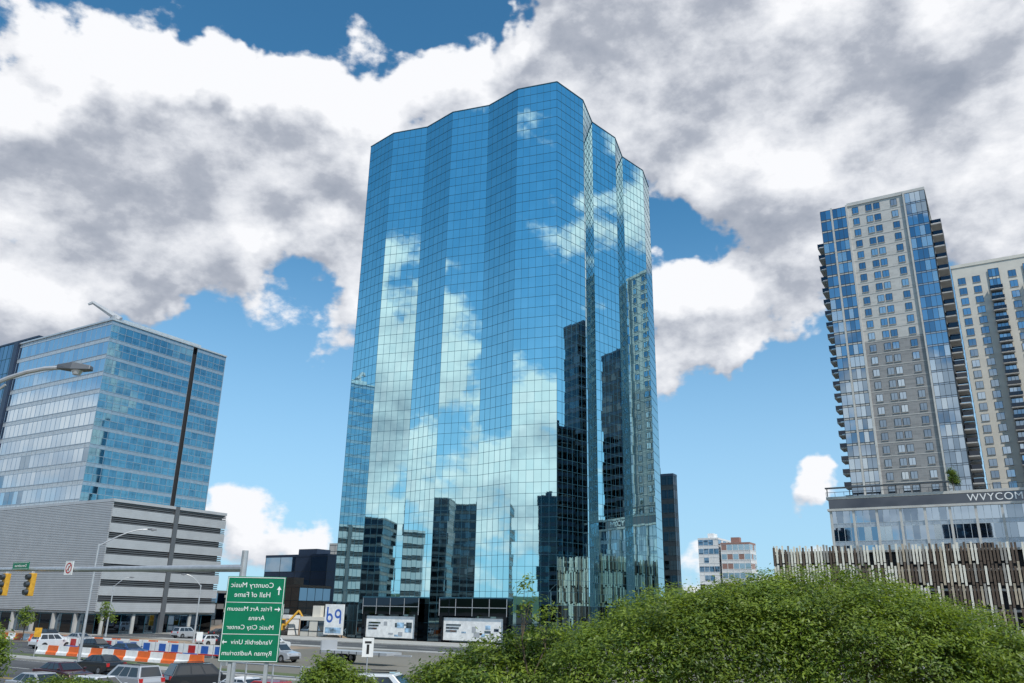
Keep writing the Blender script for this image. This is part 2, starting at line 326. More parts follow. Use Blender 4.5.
for i in (0,7):
    z=3.9 if i==0 else 24.1
    m.box(gx0+.1,gx1-.4,gy0+.1,gy1-.1,z-.25,z+.1)
for x in np.arange(gx0+2,gx1,7.2): m.box(x-.3,x+.3,gy0+.15,gy0+.9,0,3.6)
for y in np.arange(gy0+2,gy1,6.5): m.box(gx1-1.2,gx1-.45,y-.3,y+.3,0,3.6)
m.obj('floor_slab',['conc'],Gg)
m=MB()
z=4.1
while z<24.1:
    m.box(gx0,gx1-.02,gy0-.12,gy0+.1,z,z+.27,0); z+=.335
m.obj('louvre_screen',['louver'],Gg,'fine pale louvres')
m=MB()
for i in range(7):
    z0=4.0+i*2.9
    for j in range(5):
        z=z0+j*.34
        for (ya,yb) in((gy0,13.2),(14.4,gy1)): m.box(gx1-.1,gx1+.12,ya,yb,z,z+.33,0)
    for j in range(3):
        z=z0+1.76+j*.37
        for (ya,yb) in((gy0,13.2),(14.4,gy1)): m.box(gx1-.2,gx1-.06,ya,yb,z,z+.2,1)
m.obj('louvre_screen',['louver','louverd'],Gg,'broad pale louvre bands')
m=MB(); m.box(gx1-.5,gx1+.2,13.3,14.3,0,24.8,0); m.obj('stair_shaft',['louverd'],Gg)
m=MB(); m.box(gx0,gx1+.15,gy0-.15,gy1,24.22,24.8); m.obj('roof',['louver'],Gg)
facet(Gg,(gx0+1,gy0+.7),(gx1-.7,gy0+.7),0,[(3.5,(0,1))],24,['apt_b','black_glass'],mw=.12,name='shop_front')
facet(Gg,(gx1-.7,gy0+.7),(gx1-.7,gy1),0,[(3.5,(0,1))],10,['apt_b','black_glass'],mw=.12,name='shop_front')
# ------------------------------------------------------------ window / balcony helpers
def win_geo(m,w,h,f,gi,off=0):   # plane facing -y in local frame, origin lower-left
    m.quad((f,-.03,f),(w-f,-.03,f),(w-f,-.03,h-f),(f,-.03,h-f),gi)
    m.box(0,w,-.1,0,0,f,0); m.box(0,w,-.1,0,h-f,h,0); m.box(0,f,-.095,0,f,h-f,0); m.box(w-f,w,-.095,0,f,h-f,0); m.box(w/2-.03,w/2+.03,-.085,0,f,h-f,0)
    m.box(-.08,w+.08,-.16,0,-.1,-.002,2)
WM={}
def winmesh(w,h,g):
    k=(w,h,g)
    if k not in WM:
        m=MB(); win_geo(m,w,h,.07,1); WM[k]=m.mesh('window',['mulld',g,'conc'])
    return WM[k]
def put_windows(root,xs,zs,w,h,y,gl,limit=100):
    c=0; rest=MB()
    for z in zs:
        for x in xs:
            g=random.choice(gl)
            if c<limit:
                o=bpy.data.objects.new('window',winmesh(w,h,g)); o.location=(x,y,z); COL.objects.link(o); o.parent=root
            else:
                rest.M=Matrix.Translation((x,y,z)); win_geo(rest,w,h,.07,1)
            c+=1
    if rest.v: rest.obj('window',['mulld',gl[0],'conc'],root,kind='stuff')
def side_windows(root,x,y0,y1,step,zs,w,h,sgn,g):
    m=MB(); rz=Matrix.Rotation(rad(-90 if sgn<0 else 90),4,'Z')
    y=y0
    while y<y1:
        for z in zs:
            m.M=Matrix.Translation((x,y,z))@rz; win_geo(m,w,h,.09,1)
        y+=step
    m.obj('window',['mulld',g,'conc'],root,kind='stuff')
def balmesh(w,d):
    m=MB(); m.box(0,w,-d,0,-.26,0,0)
    m.box(0,w,-d,-d+.04,.1,1.05,1); m.box(0,.04,-d+.05,0,.1,1.05,1); m.box(w-.04,w,-d+.05,0,.1,1.05,1); m.box(-.02,w+.02,-d-.02,-d+.06,1.05,1.12,2)
    for i in range(int(w/1.2)+1): m.box(i*w/int(w/1.2+1)-.03,i*w/int(w/1.2+1)+.03,-d-.01,-d+.05,0,1.05,2)
    return m.mesh('balcony',['conc','black_glass','steeld'])
# ------------------------------------------------------------ apartment tower
A=thing('apartment_tower','tall tan and grey brick apartment tower with glass strips and balconies','apartment tower',P(35.3,85.3),TH)
FH=3.2; nF=24; zb=32.5; top=zb+nF*FH
m=MB(); m.box(0.1,25.3,0,26,zb,top-38,1); m.box(.1,25.3,0,26,top-38,top,0); m.box(6.8,25.5,-.25,26,top,top+.9,0); m.box(8,20,6,20,top+.9,top+3.5,0)
m.obj('wall',['tan','greyb'],A)
AM=['apt_a','apt_b','apt_c','span']
ra=[]
for i in range(nF): ra+=[(.55,4),(FH-.55,(0,0,1,1,2))]
AM2=AM+['conc']
facet(A,(0,-.35),(2.6,-.35),zb,ra,2,AM2,mw=.1,md=.05,mm='mulld'); facet(A,(3.1,-.35),(6.4,-.35),zb,ra,3,AM2,mw=.1,md=.05,mm='mulld')
m=MB(); m.box(0,.02,-.34,0,zb,top); m.box(2.62,3.08,-.6,0,zb,top+.4); m.box(6.42,6.9,-.5,0,zb,top+.4); m.box(20.3,20.7,-.5,0,zb,top+.5); m.obj('pier',['tan'],A)
m=MB()
for i in range(1,nF): m.box(6.92,20.28,-.05,0,zb+i*FH-.02,zb+i*FH+.16)
m.obj('string_course',['conc'],A)
ra2=[]
for i in range(nF): ra2+=[(.45,3),(FH-.45,(0,0,1,1,2))]
facet(A,(20.72,-.35),(25.4,-.35),zb,ra2,4,AM,mw=.1,md=.05,mm='mulld'); facet(A,(25.42,-.3),(25.42,7),zb,ra2,4,AM,mw=.1,md=.05,mm='mulld')
zs=[zb+.75+i*FH for i in range(nF)][::-1]
put_windows(A,[8.0,11.3,13.2,17.3],zs,1.5,1.8,0,['apt_a','apt_b','apt_b','apt_c'])
side_windows(A,0.1,3,25,3.4,zs,1.7,1.8,-1,'apt_b')
bm=balmesh(5,1.9); bmr=balmesh(5,2.4)
def put_bal(root,x,y,z,rz,me):
    o=bpy.data.objects.new('balcony',me); o.location=(x,y,z); o.rotation_euler=(0,0,rz); COL.objects.link(o); o.parent=root
for i in range(nF-1):
    z=zb+i*FH+.1
    if i<nF-2: put_bal(A,0,6.5,z,rad(-90),bm)
    put_bal(A,25.42,7.5,z,rad(90),bmr)
    put_bal(A,25.42,15,z,rad(90),bmr)
# cream building
C=thing('apartment_tower','cream panel apartment tower with dark window columns','apartment tower',P(63.0,142.5),TH)
m=MB(); m.box(0,48,0,25,0,108.8,0); m.box(-.2,48.2,-.2,25.2,108.8,109.8,0); m.box(6,20,6,18,109.8,112,0); m.obj('wall',['cream'],C)
zs=[40.5+i*3.3 for i in range(20)][::-1]
put_windows(C,[1.3,5.2,14.6,23.5,31],zs,2.0,2.1,0,['apt_b','apt_a','apt_b'])
rc=[]
for i in range(22): rc+=[(.8,4),(2.5,(0,1,1))]
for (xa,xb) in((9.5,12.3),(18.6,21.2),(26.5,29.0)): facet(C,(xa,-.3),(xb,-.3),34,rc,3,AM+['cream'],mw=.12,mm='mulld')
bm2=balmesh(3.4,1.6)
for i in range(20):
    put_bal(C,9.2,-.36,36.9+i*3.3,0,bm2); put_bal(C,18.2,-.36,36.9+i*3.3,0,bm2); put_bal(C,26.2,-.36,36.9+i*3.3,0,bm2)
side_windows(C,0,3,24,4,zs,1.8,2.0,-1,'apt_b')
# podium
Pd=thing('podium_building','glass and concrete podium with rooftop railing and lettering','podium building',P(30.5,80),TH)
m=MB(); m.box(0,75,0.5,34,0,32.0,0); m.obj('wall',['conc'],Pd)
rp=[(.9,3),(3.2,(0,1,2)),(.9,3),(3.2,(0,1,2)),(.9,3),(3.3,(0,0,1))]
facet(Pd,(0,0.2),(75,0.2),17.2,rp,52,AM,mw=.13,mm='mull_l'); facet(Pd,(0,34),(0,.2),17.2,rp,20,AM,mw=.13,mm='mull_l')
m=MB(); m.box(-.4,75,-.4,34,31.9,32.5,0); m.box(-.4,75,-.4,34,29.2,29.7,0); m.box(0,75,0,.5,29.7,31.9,1)
m.obj('parapet',['conc','grey_glass'],Pd)
m=MB()
for i in range(16): m.box(i*5,i*5+.5,-.1,.19,0,29.2)
m.obj('column',['conc'],Pd)
m=MB(); m.box(-.4,75,-.3,-.26,33.5,33.6)
for i in range(0,76,2): m.box(i-.35,i-.27,-.32,-.24,32.5,33.5)
m.box(-.3,26,-1.4,-.5,34.3,34.6)
for i in range(0,26,5): m.box(i,i+.2,-1.1,-.9,32.5,34.3)
m.obj('railing',['steeld'],Pd)
def textmesh(name,txt,size,ext,mirror=False,align='CENTER',sp=1):
    cu=bpy.data.curves.new(name,'FONT'); cu.body=txt; cu.size=size; cu.extrude=ext; cu.align_x=align; cu.align_y='CENTER'; cu.space_character=sp
    ob=bpy.data.objects.new(name,cu); COL.objects.link(ob); dg=bpy.context.evaluated_depsgraph_get()
    me=bpy.data.meshes.new_from_object(ob.evaluated_get(dg)); bpy.data.objects.remove(ob)
    if mirror:
        for v in me.vertices: v.co.x*=-1
        me.flip_normals()
    me.name=name; me.materials.clear(); return me
def puttext(root,name,txt,size,ext,loc,mat,mirror=False,align='CENTER',rz=0,sp=1):
    me=textmesh(name,txt,size,ext,mirror,align,sp); me.materials.append(M[mat]); o=bpy.data.objects.new(name,me); COL.objects.link(o); o.parent=root
    o.location=loc; o.rotation_euler=(rad(90),0,rz); return o
puttext(Pd,'lettering','WVYCOM',2.2,.06,(29.0,-.45,30.75),'white',False,'LEFT',0,1.1)
# slatted garage
SG=thing('parking_garage','parking garage wrapped in random cream and brown vertical slats','parking garage',P(26.7,38.6),TH)
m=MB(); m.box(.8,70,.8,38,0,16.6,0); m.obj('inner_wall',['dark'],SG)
m=MB()
for i in range(6): m.box(0.3,70,.3,38,i*3.35-.3+.35,i*3.35+.1+.35)
m.obj('floor_slab',['conc'],SG)
m=MB()
def slats(m,L,fn):
    x=0
    while x<L:
        for r in range(5):
            if random.random()<.04: continue
            z0=.5+r*3.5+random.uniform(-.1,.1)+(.5 if int(x/.54)%2 else 0); h=random.choice((3.4,3.4,3.1)); mi=random.choices((0,1,2,3),(5,2,4,1))[0]
            fn(x,z0,min(z0+h,18.2+random.uniform(-.2,.15)),mi,random.uniform(0,.10))
        x+=.54
slats(m,60,lambda x,z0,z1,mi,d:m.box(x,x+.35,-d-.1,-d+.02,z0,z1,mi)); m.obj('slat_screen',['slat1','slat2','slat3','slat4'],SG)
m=MB(); slats(m,38,lambda x,z0,z1,mi,d:m.box(-.1-d,.02-d,x+.3,x+.65,z0,z1,mi)); m.obj('slat_screen',['slat1','slat2','slat3','slat4'],SG)
# ------------------------------------------------------------ simple buildings
def block(name,label,x,y,w,d,h,wall,rowh,cw,mats,choice,rz=TH,cat='building',vis=True,mw=.12,mm='mulld'):
    r=thing(name,label,cat,(x,y,0),rz)
    m=MB(); m.box(.15,w-.15,.15,d-.15,0,h); m.box(-.1,w+.1,-.1,d+.1,h,h+.7); m.box(w*.3,w*.6,d*.3,d*.6,h+.7,h+2.8); m.obj('wall',[wall],r)
    nr=max(1,int(h/rowh)); rows=[]
    for i in range(nr): rows+=[(rowh*.35,0),(rowh*.65,choice)]
    k=h/(nr*rowh); rows=[(a*k,c) for a,c in rows]
    ring_wall(r,0,w,0,d,0,rows,cw,mats,mw=mw,name='window_wall',mm=mm); return r
block('office_building','low dark navy clad building with few windows',-76,262,26,20,20,'navy',6.5,6,['navy','navy','office_dark'],(1,1,2))
block('brick_building','low brown brick warehouse with small windows',-69,236,15,12,10.5,'brown',4.2,3,['brown','brown','apt_b'],(1,1,2))
block('brick_building','low tan building beside the warehouse',-76,228,6,10,7.5,'cream',3.6,2.6,['cream','cream','apt_b'],(1,2))
block('office_building','distant pale concrete tower block',-71,330,6,8,29,'conc',3.5,2.4,['conc','conc','apt_b'],(1,2))
block('office_building','slim black clad tower block',37.5,236,10.8,3,43,'navy',3.6,1.8,['mulld','black_glass','black_glass'],(1,2))
block('apartment_block','white panel block with blue windows',74,322,8,16,33,'white',3.3,2,['white','apt_a','white'],(1,2),mm='white')
block('apartment_block','brick apartment block with white windows',81.5,317,11,8,31,'redb',3.3,2.2,['white','redb','apt_c'],(2,1,2),mm='white',mw=.25)
block('warehouse','long pale warehouse by the rail yard',40,330,34,18,13,'white',5,4,['white','white','apt_b'],(1,1,2))
block('warehouse','low grey shed beyond the crossing',-118,270,38,16,9,'concd',4.5,4,['concd','louverd','apt_b'],(1,1,2))
block('warehouse','low cream building beside the street',-52,300,16,16,11,'cream',4,3,['cream','cream','apt_b'],(1,2))
block('site_cabin','white site cabin on the construction lot',-52,178,9,3,3.2,'white',3.2,2.2,['white','white','apt_b'],(1,2)); block('site_cabin','tan site cabin on the construction lot',-41,170,7,3,3.0,'cream',3.0,2.2,['cream','cream','apt_b'],(1,2))
for (x,y,w,d,h,wl) in((-165,-30,26,24,50,'concd'),(-128,-62,18,20,38,'concd'),(-205,20,30,24,42,'concd'),(-98,-96,24,24,56,'navy'),(-230,-60,26,26,60,'concd'),(-60,-120,26,24,46,'concd'),(-112,-22,9,8,50,'navy'),(-140,-90,40,20,30,'concd')):
    block('office_tower','dark office tower mirrored in the glass facade',x,y,w,d,h,wl,3.8,2.4,[wl,'black_glass','grey_glass'],(1,1,2),mw=.2)
for (x,y,w,h) in((128,160,8,100),(140,182,10,96),(150,146,9,70),(120,148,7,62)):
    block('office_tower','tall dark tower mirrored in the glass facade',x,y,w,12,h,'navy',3.8,2.4,['navy','black_glass','grey_glass'],(1,1,2),mw=.2)
# ------------------------------------------------------------ trees
def tree(name,label,cat,x,y,lobes,nclus,per,leaf,spread,trunk_r=.16,seed=1,group=None,z=0,weights=(.35,.4,.25),rj=.045):
    r=thing(name,label,cat,(x,y,z),0,group); rng=np.random.default_rng(seed)
    m=MB(); zc=min(l[2] for l in lobes); m.cyl((0,0,0),(0,0,zc*.8),trunk_r,trunk_r*.75,9)
    for l in lobes:
        e=Vector((l[0],l[1],l[2]+l[5]*.3)); p=Vector((0,0,zc*.72)); mid=p.lerp(e,.5)+Vector((rng.normal()*.15,rng.normal()*.15,.1))
        m.cyl(p,mid,trunk_r*.55,trunk_r*.4,7); m.cyl(mid,e,trunk_r*.4,trunk_r*.15,7)
        for k in range(5):
            t=rng.normal(size=3); t/=np.linalg.norm(t); t[2]=abs(t[2]); q=Vector((l[0]+t[0]*l[3]*.85,l[1]+t[1]*l[4]*.85,l[2]+t[2]*l[5]*.9)); m.cyl(mid,q,trunk_r*.22,trunk_r*.06,5)
    m.obj('trunk',['bark'],r)
    L=np.array(lobes); wgt=L[:,3]*L[:,4]+L[:,3]*L[:,5]; wgt/=wgt.sum()
    idx=rng.choice(len(L),nclus,p=wgt); dirs=rng.normal(size=(nclus,3)); dirs/=np.linalg.norm(dirs,axis=1)[:,None]
    dirs[:,2]=np.where(dirs[:,2]<-.35,-dirs[:,2],dirs[:,2]); rr=rng.uniform(.35,1,nclus)**.4*rng.normal(1,rj,nclus)
    c=L[idx,:3]+dirs*L[idx,3:6]*rr[:,None]
    keep=np.ones(nclus,bool)
    for l in L:
        q=((c-l[:3])/l[3:6]); keep&=~((np.linalg.norm(q,axis=1)<.72)&(rng.random(nclus)<.75))
    c=c[keep]; dirs=dirs[keep]; nc=len(c)
    cm=rng.choice(3,nc,p=weights)
    C=np.repeat(c,per,0)+rng.normal(size=(nc*per,3))*np.array([spread,spread,spread*.5]); n=len(C)
    nr=np.repeat(dirs,per,0)*.5+rng.normal(size=(n,3))*.42+np.array([0,0,.75]); nr/=np.linalg.norm(nr,axis=1)[:,None]
    t=np.cross(nr,rng.normal(size=(n,3))); t/=np.linalg.norm(t,axis=1)[:,None]; bt=np.cross(nr,t)
    s=leaf*rng.uniform(.6,1.3,n)[:,None]
    V=np.stack([C-t*s,C+bt*s*.38-nr*s*.1,C+t*s,C-bt*s*.38-nr*s*.1],1).reshape(-1,3)
    me=bpy.data.meshes.new('crown'); me.vertices.add(4*n); me.vertices.foreach_set('co',V.ravel()); me.loops.add(4*n); me.loops.foreach_set('vertex_index',np.arange(4*n,dtype=np.int32))
    me.polygons.add(n); me.polygons.foreach_set('loop_start',np.arange(0,4*n,4,dtype=np.int32)); me.polygons.foreach_set('loop_total',np.full(n,4,dtype=np.int32))
    for k in('leaf_light','leaf_mid','leaf_dark'): me.materials.append(M[k])
    mi=np.repeat(cm,per); fl=rng.random(n)<.2; mi=np.where(fl,rng.integers(0,3,n),mi); me.polygons.foreach_set('material_index',mi.astype(np.int32)); me.update(calc_edges=True); me.validate()
    o=bpy.data.objects.new('crown',me); COL.objects.link(o); o.parent=r; return r
WB=(.42,.43,.15)
tree('broadleaf_tree','broad flat-topped green tree with feathery leaves','tree',5.8,26.5,[(0,0,4.0,3.8,3.4,2.3),(-2.2,-.3,3.6,2.6,2.4,1.7),(2.4,.2,4.4,3.4,2.6,2.25),(.6,-1.4,3.9,3.2,2.2,1.9)],2500,46,.068,.23,seed=3,weights=WB,rj=.015)
tree('broadleaf_tree','wide dome-shaped green tree with dense foliage','tree',10.3,26,[(-.8,0,4.35,4.8,3.4,2.6),(2.2,-.2,3.9,3.8,2.8,2.25),(-2.8,-.6,4.3,3.2,2.4,2.2),(.2,-1.6,4.1,3.4,2.4,2.1)],2700,46,.068,.23,seed=4,weights=WB,rj=.015)
tree('broadleaf_tree','low spreading green tree beside the dome tree','tree',15.0,25.5,[(0,0,3.2,3.4,2.8,1.75),(-1.8,-.4,3.7,2.6,2.0,1.75),(1.8,.3,2.7,2.4,2.2,1.5)],1600,46,.068,.23,seed=5,weights=WB,rj=.015)
tree('broadleaf_tree','low darker green tree with ragged top','tree',-.2,29,[(0,0,2.7,2.4,2.4,1.9),(1.8,.3,3.3,1.8,1.8,1.7),(-1.7,.2,2.5,1.5,1.8,1.4)],1100,40,.085,.22,seed=6,weights=(.35,.4,.25))
tree('sapling','thin young tree with sparse upright twigs','tree',.75,27.6,[(0,0,5.4,.45,.45,1.4),(.55,0,5.0,.5,.5,.9),(-.25,0,4.6,.6,.5,.7)],44,16,.09,.13,trunk_r=.05,seed=8)
tree('broadleaf_tree','small round green tree beside the road','tree',-21.2,33.5,[(0,0,3.2,1.7,1.6,1.7),(-1.3,0,2.9,1.5,1.4,1.6)],650,40,.09,.2,seed=9,weights=(.5,.38,.12))
tree('shrub','light green shrub near the sign','shrub',-7.0,34.5,[(0,0,2.0,1.2,1.3,1.6),(1.0,.2,1.8,.9,1,1.3)],380,40,.09,.2,seed=10,weights=(.6,.3,.1))
tree('shrub','light green shrub by the roadside railing','shrub',-2.8,33,[(0,0,1.7,1.2,1.3,1.2),(1.2,.2,2.1,1.2,1,1.2)],380,40,.09,.2,seed=14,weights=(.45,.35,.2))
tree('shrub','low green shrub on the verge','shrub',-23.5,46,[(0,0,.9,2.2,1.2,.9),(1.8,.2,.8,1.6,1,.8)],260,30,.1,.2,seed=15,weights=(.4,.35,.25))
for i,(x,y,h) in enumerate(((-64,136,6.0),(-72,128,5),(-40,128,4.5),(-47,150,5))):
    tree('street_tree','small green street tree beside the garage','tree',x,y,[(0,0,h*.62,h*.17,h*.17,h*.3),(.4,0,h*.5,h*.2,h*.15,h*.2),(-.3,0,h*.78,h*.1,h*.1,h*.2)],60,20,.2,.3,.09,seed=20+i,group='street trees by the garage')
pp=P(57,82.2); tree('potted_tree','small dark tree on the podium roof','tree',pp.x,pp.y,[(0,0,3.6,.8,.8,2.0),(.4,0,2.6,.9,.9,1.2)],60,24,.22,.3,.1,seed=40,z=32.5,weights=(.1,.4,.5))
# ------------------------------------------------------------ vehicles
def carmesh(kind):
    P_={}
    if kind=='suv':
        L_=4.8;W_=1.9; low=[(-2.4,.35),(-2.4,.85),(-2.3,1.08),(1.15,1.08),(2.25,.92),(2.4,.7),(2.4,.35),(2.05,.25),(-2.1,.25)]; rf=1.78; cab=[(-2.25,1.08),(1.15,1.08),(.35,rf),(-1.95,rf)]
    elif kind=='hatch':
        L_=4.2;W_=1.78; low=[(-2.05,.35),(-2.08,.8),(-1.98,.96),(1.1,.96),(2.0,.78),(2.1,.6),(2.1,.3),(1.8,.2),(-1.8,.2)]; rf=1.5; cab=[(-1.95,.96),(1.2,.96),(.35,rf),(-1.4,rf)]
    else:
        L_=4.7;W_=1.82; low=[(-2.3,.35),(-2.35,.75),(-2.25,.98),(-1.6,1.0),(1.1,.95),(2.2,.78),(2.35,.55),(2.3,.3),(1.9,.2),(-1.9,.2)]; rf=1.45; cab=[(-1.85,.98),(1.2,.95),(.3,rf),(-1.05,rf)]
    hw=W_/2; m=MB(); m.prism(low,-hw,hw,0)
    b0=hw-.08; t0=hw-.28
    def cy(i): return b0 if i<2 else t0
    vs=[(x,-cy(i),z) for i,(x,z) in enumerate(cab)]+[(x,cy(i),z) for i,(x,z) in enumerate(cab)]
    m.add(vs,[(0,1,2,3),(7,6,5,4),(0,4,5,1),(1,5,6,2),(2,6,7,3),(3,7,4,0)],0)
    wx=(L_*.3,-L_*.3)
    for x in wx:
        for s_ in(-1,1): m.cyl((x,s_*(hw-.1),.36),(x,s_*(hw+.012),.36),.42,.42,16,1)
    m.box(-L_/2-.03,-L_/2+.1,-hw+.15,hw-.15,.32,.5,1); m.box(L_/2-.08,L_/2+.02,-hw+.25,hw-.25,.3,.6,1)
    if kind=='suv':
        for s_ in(-1,1): m.box(-1.8,.2,s_*(t0-.08)-.025,s_*(t0-.08)+.025,rf+.04,rf+.09,1)
    for s_ in(-1,1): m.box(cab[1][0]-.35,cab[1][0]-.15,s_*(hw-.02)-.0 if s_>0 else -hw-.16,s_*hw+.16 if s_>0 else -hw+.02,1.0,1.14,0)
    P_['body']=(m.mesh('body',['paint_white','rubber']),[(0,0,0)])
    def lerp(a,c,t): return tuple(a[i]+(c[i]-a[i])*t for i in range(3))
    def pane(c4,name,off):
        A_,B_,C_,D_=c4; q=[]
        for (u,v) in((.06,.1),(.94,.1),(.94,.88),(.06,.88)):
            q.append(tuple(Vector(lerp(lerp(A_,B_,u),lerp(D_,C_,u),v))+Vector(off)))
        k=MB(); k.quad(*q); P_[name]=(k.mesh(name,['carglass']),[(0,0,0)])
    pane((vs[1],vs[5],vs[6],vs[2]),'windshield',(.012,0,.012)); pane((vs[4],vs[0],vs[3],vs[7]),'rear_window',(-.012,0,.012))
    for sg,nm,(i0,i1,i2,i3) in((-1,'side_window',(0,1,2,3)),(1,'side_window ',(4,5,6,7))):
        k=MB()
        for (u0,u1) in((.06,.34),(.37,.62),(.65,.90)):
            q=[]
            for (u,v) in((u0,.1),(u1,.1),(u1*.97+.02,.85),(u0*.97+.02,.85)):
                q.append(tuple(Vector(lerp(lerp(vs[i0],vs[i1],u),lerp(vs[i3],vs[i2],u),v))+Vector((0,sg*.014,.004))))
            k.quad(*q)
        P_[nm]=(k.mesh('side_window',['carglass']),[(0,0,0)])
    k=MB(); k.cyl((0,-.11,0),(0,.11,0),.34,.34,18,0); k.cyl((0,-.12,0),(0,.12,0),.2,.2,12,1)
    P_['wheel']=(k.mesh('wheel',['rubber','rim']),[(x,s_*(hw-.09),.34) for x in wx for s_ in(-1,1)])
    k=MB(); k.box(-.06,.03,-.2,.2,-.08,.08); hz=.66 if kind!='suv' else .82
    P_['headlight']=(k.mesh('headlight',['lens']),[(L_/2-.05,s_*(hw-.27),hz-.02) for s_ in(-1,1)])
    k=MB(); k.box(-.03,.08,-.13,.13,-.13,.13)
    P_['taillight']=(k.mesh('taillight',['red']),[(-L_/2+.03,s_*(hw-.16),hz+.12) for s_ in(-1,1)])
    return P_
CM={k:carmesh(k) for k in('suv','hatch','sedan')}
CN={'paint_white':'white','paint_black':'black','paint_maroon':'dark maroon','paint_silver':'silver','paint_red':'red','paint_blue':'dark blue'}
KN={'suv':'sport utility vehicle','hatch':'hatchback','sedan':'sedan'}
def car(kind,x,y,rz,pt,where='driving on the road',grp_='cars on the road',sc=1):
    r=thing('car',f'{CN[pt]} {KN[kind]} {where}','car',(x,y,.02),rz,grp_); r.scale=(sc,sc,sc)
    for nme,(me,locs) in CM[kind].items():
        for l in locs:
            o=bpy.data.objects.new(nme.strip(),me); COL.objects.link(o); o.parent=r; o.location=l
            if nme=='body':
                bv=o.modifiers.new('b','BEVEL'); bv.width=.07; bv.segments=2; bv.limit_method='ANGLE'
                o.material_slots[0].link='OBJECT'; o.material_slots[0].material=M[pt]
H=TH
car('suv',-20.4,58.5,H+1.25,'paint_black'); car('suv',-24.2,56,H+3.14,'paint_silver'); car('hatch',-23.3,50.3,H,'paint_white'); car('sedan',-27.9,52.5,H,'paint_silver'); car('sedan',-15.9,52,H+3.14,'paint_white'); car('hatch',-13.6,49.5,H+3.14,'paint_red')
car('sedan',-31.5,62,H,'paint_maroon'); car('sedan',-33.5,71.5,H+3.14,'paint_black')
car('suv',-6.2,46,H+.42,'paint_white',sc=1.26)
for (k,x,y,p,dr) in(('suv',-57,108,'paint_white',1.6),('sedan',-41,93.5,'paint_blue',0),('suv',-66,124,'paint_black',0),('sedan',-60,121,'paint_silver',0),('suv',-38,120,'paint_black',1.57),('sedan',-34.5,118,'paint_red',1.57),('suv',-31.5,116,'paint_white',1.57),('hatch',-42,122.5,'paint_white',1.57),('suv',-56,150,'paint_silver',1.57),('sedan',-52.5,158,'paint_black',1.57),('suv',-50,166,'paint_white',1.57),('suv',-24,91,'paint_silver',0),('sedan',-30,95,'paint_black',0),('hatch',-48,101,'paint_black',0)):
    car(k,x,y,H+dr,p,'parked beside the construction lot','cars parked near the garage')
# ------------------------------------------------------------ street furniture
sg=thing('direction_sign','large green road direction sign on two steel posts','road sign',(-7.15,24,0),rad(2))
m=MB(); m.box(-.82,.82,-.02,.02,4.02,6.30); m.obj('sign_panel',['green'],sg,bevel=.015)
m=MB()
for (x0,x1,z0,z1) in((-.80,.80,6.262,6.28),(-.80,.80,4.04,4.058),(-.80,-.785,4.058,6.262),(.785,.80,4.058,6.262),(-.79,.79,5.588,5.602),(-.79,.79,4.743,4.757)):
    m.box(x0,x1,-.028,-.021,z0,z1)
m.obj('border',['signwhite'],sg)
m=MB(); m.box(-.55,-.45,.025,.12,0,6.2); m.box(.45,.55,.025,.12,0,6.2); m.box(-.8,.8,.022,.05,4.5,4.56); m.box(-.8,.8,.022,.05,5.8,5.86); m.obj('post',['steel'],sg)
for t,x,z,s_ in(('Country Music',.50,6.06,.195),('Hall of Fame',.44,5.80,.195),('Frist Art Museum',.52,5.42,.17),('Arena',.34,5.18,.18),('Music City Center',.62,4.93,.17),('Vanderbilt Univ',.62,4.54,.175),('Ryman Auditorium',.64,4.25,.175)):
    puttext(sg,'lettering',t,s_,.003,(x,-.026,z),'signwhite',True,'LEFT',0,1.03)
def arrow(m,cx,cz,dx,dz,l=.2):
    px,pz=-dz,dx
    m.add([(cx+dx*a+px*w,-.03,cz+dz*a+pz*w) for a,w in((-l/2,.016),(-l/2,-.016),(.02,-.016),(.02,-.065),(l/2,0),(.02,.065),(.02,.016))],[(0,1,2,3,4,5,6)])
for a in((.66,5.93,0,1,.24),(.67,5.42,1,0,.16),(-.70,4.54,-1,0,.13)):
    m=MB(); arrow(m,*a); m.obj('arrow',['signwhite'],sg)
# mast arm
ma=thing('traffic_signal_mast','long steel traffic signal mast arm over the road','traffic signal',(-12,38,0),TH)
m=MB(); m.cyl((0,0,0),(0,0,7.9),.19,.14,14); m.obj('pole',['steel'],ma)
m=MB(); m.cyl((0,0,7.12),(-14,0,7.2),.17,.13,12); m.cyl((-14,0,7.2),(-27,0,7.3),.13,.09,12); m.obj('mast_arm',['steel'],ma)
for x in(-16.4,-19.0):
    m=MB(); m.box(-.19,.19,-.14,.14,6.3,7.5,0); m.box(-.03,.03,-.1,.1,7.0,7.6,1); ho=m.obj('signal_head',['yellow','steel'],ma,bevel=.03)
    for i,c in enumerate(('red','amber','greenlens')):
        k=MB(); z=7.3-i*.4; k.cyl((0,-.145,z),(0,-.165,z),.13,.13,14,0); k.cyl((0,-.14,z+.02),(0,-.34,z-.01),.155,.14,14,1)
        lo=k.obj('signal_lens',[c,'steeld'],ho)
    ho.location=(x,-.3,-.5)
m=MB(); m.box(-18.6,-17.0,-.3,-.26,7.2,7.62,0); m.box(-18.55,-17.05,-.305,-.301,7.57,7.59,1); m.box(-18.55,-17.05,-.305,-.301,7.23,7.25,1); puttext(ma,'lettering','Demonbreun',.22,.002,(-17.8,-.31,7.41),'signwhite',True); m.obj('street_name_sign',['green','signwhite'],ma)
cx=-13.3
m=MB(); m.box(cx-.35,cx+.35,-.2,-.16,6.9,7.6,0)
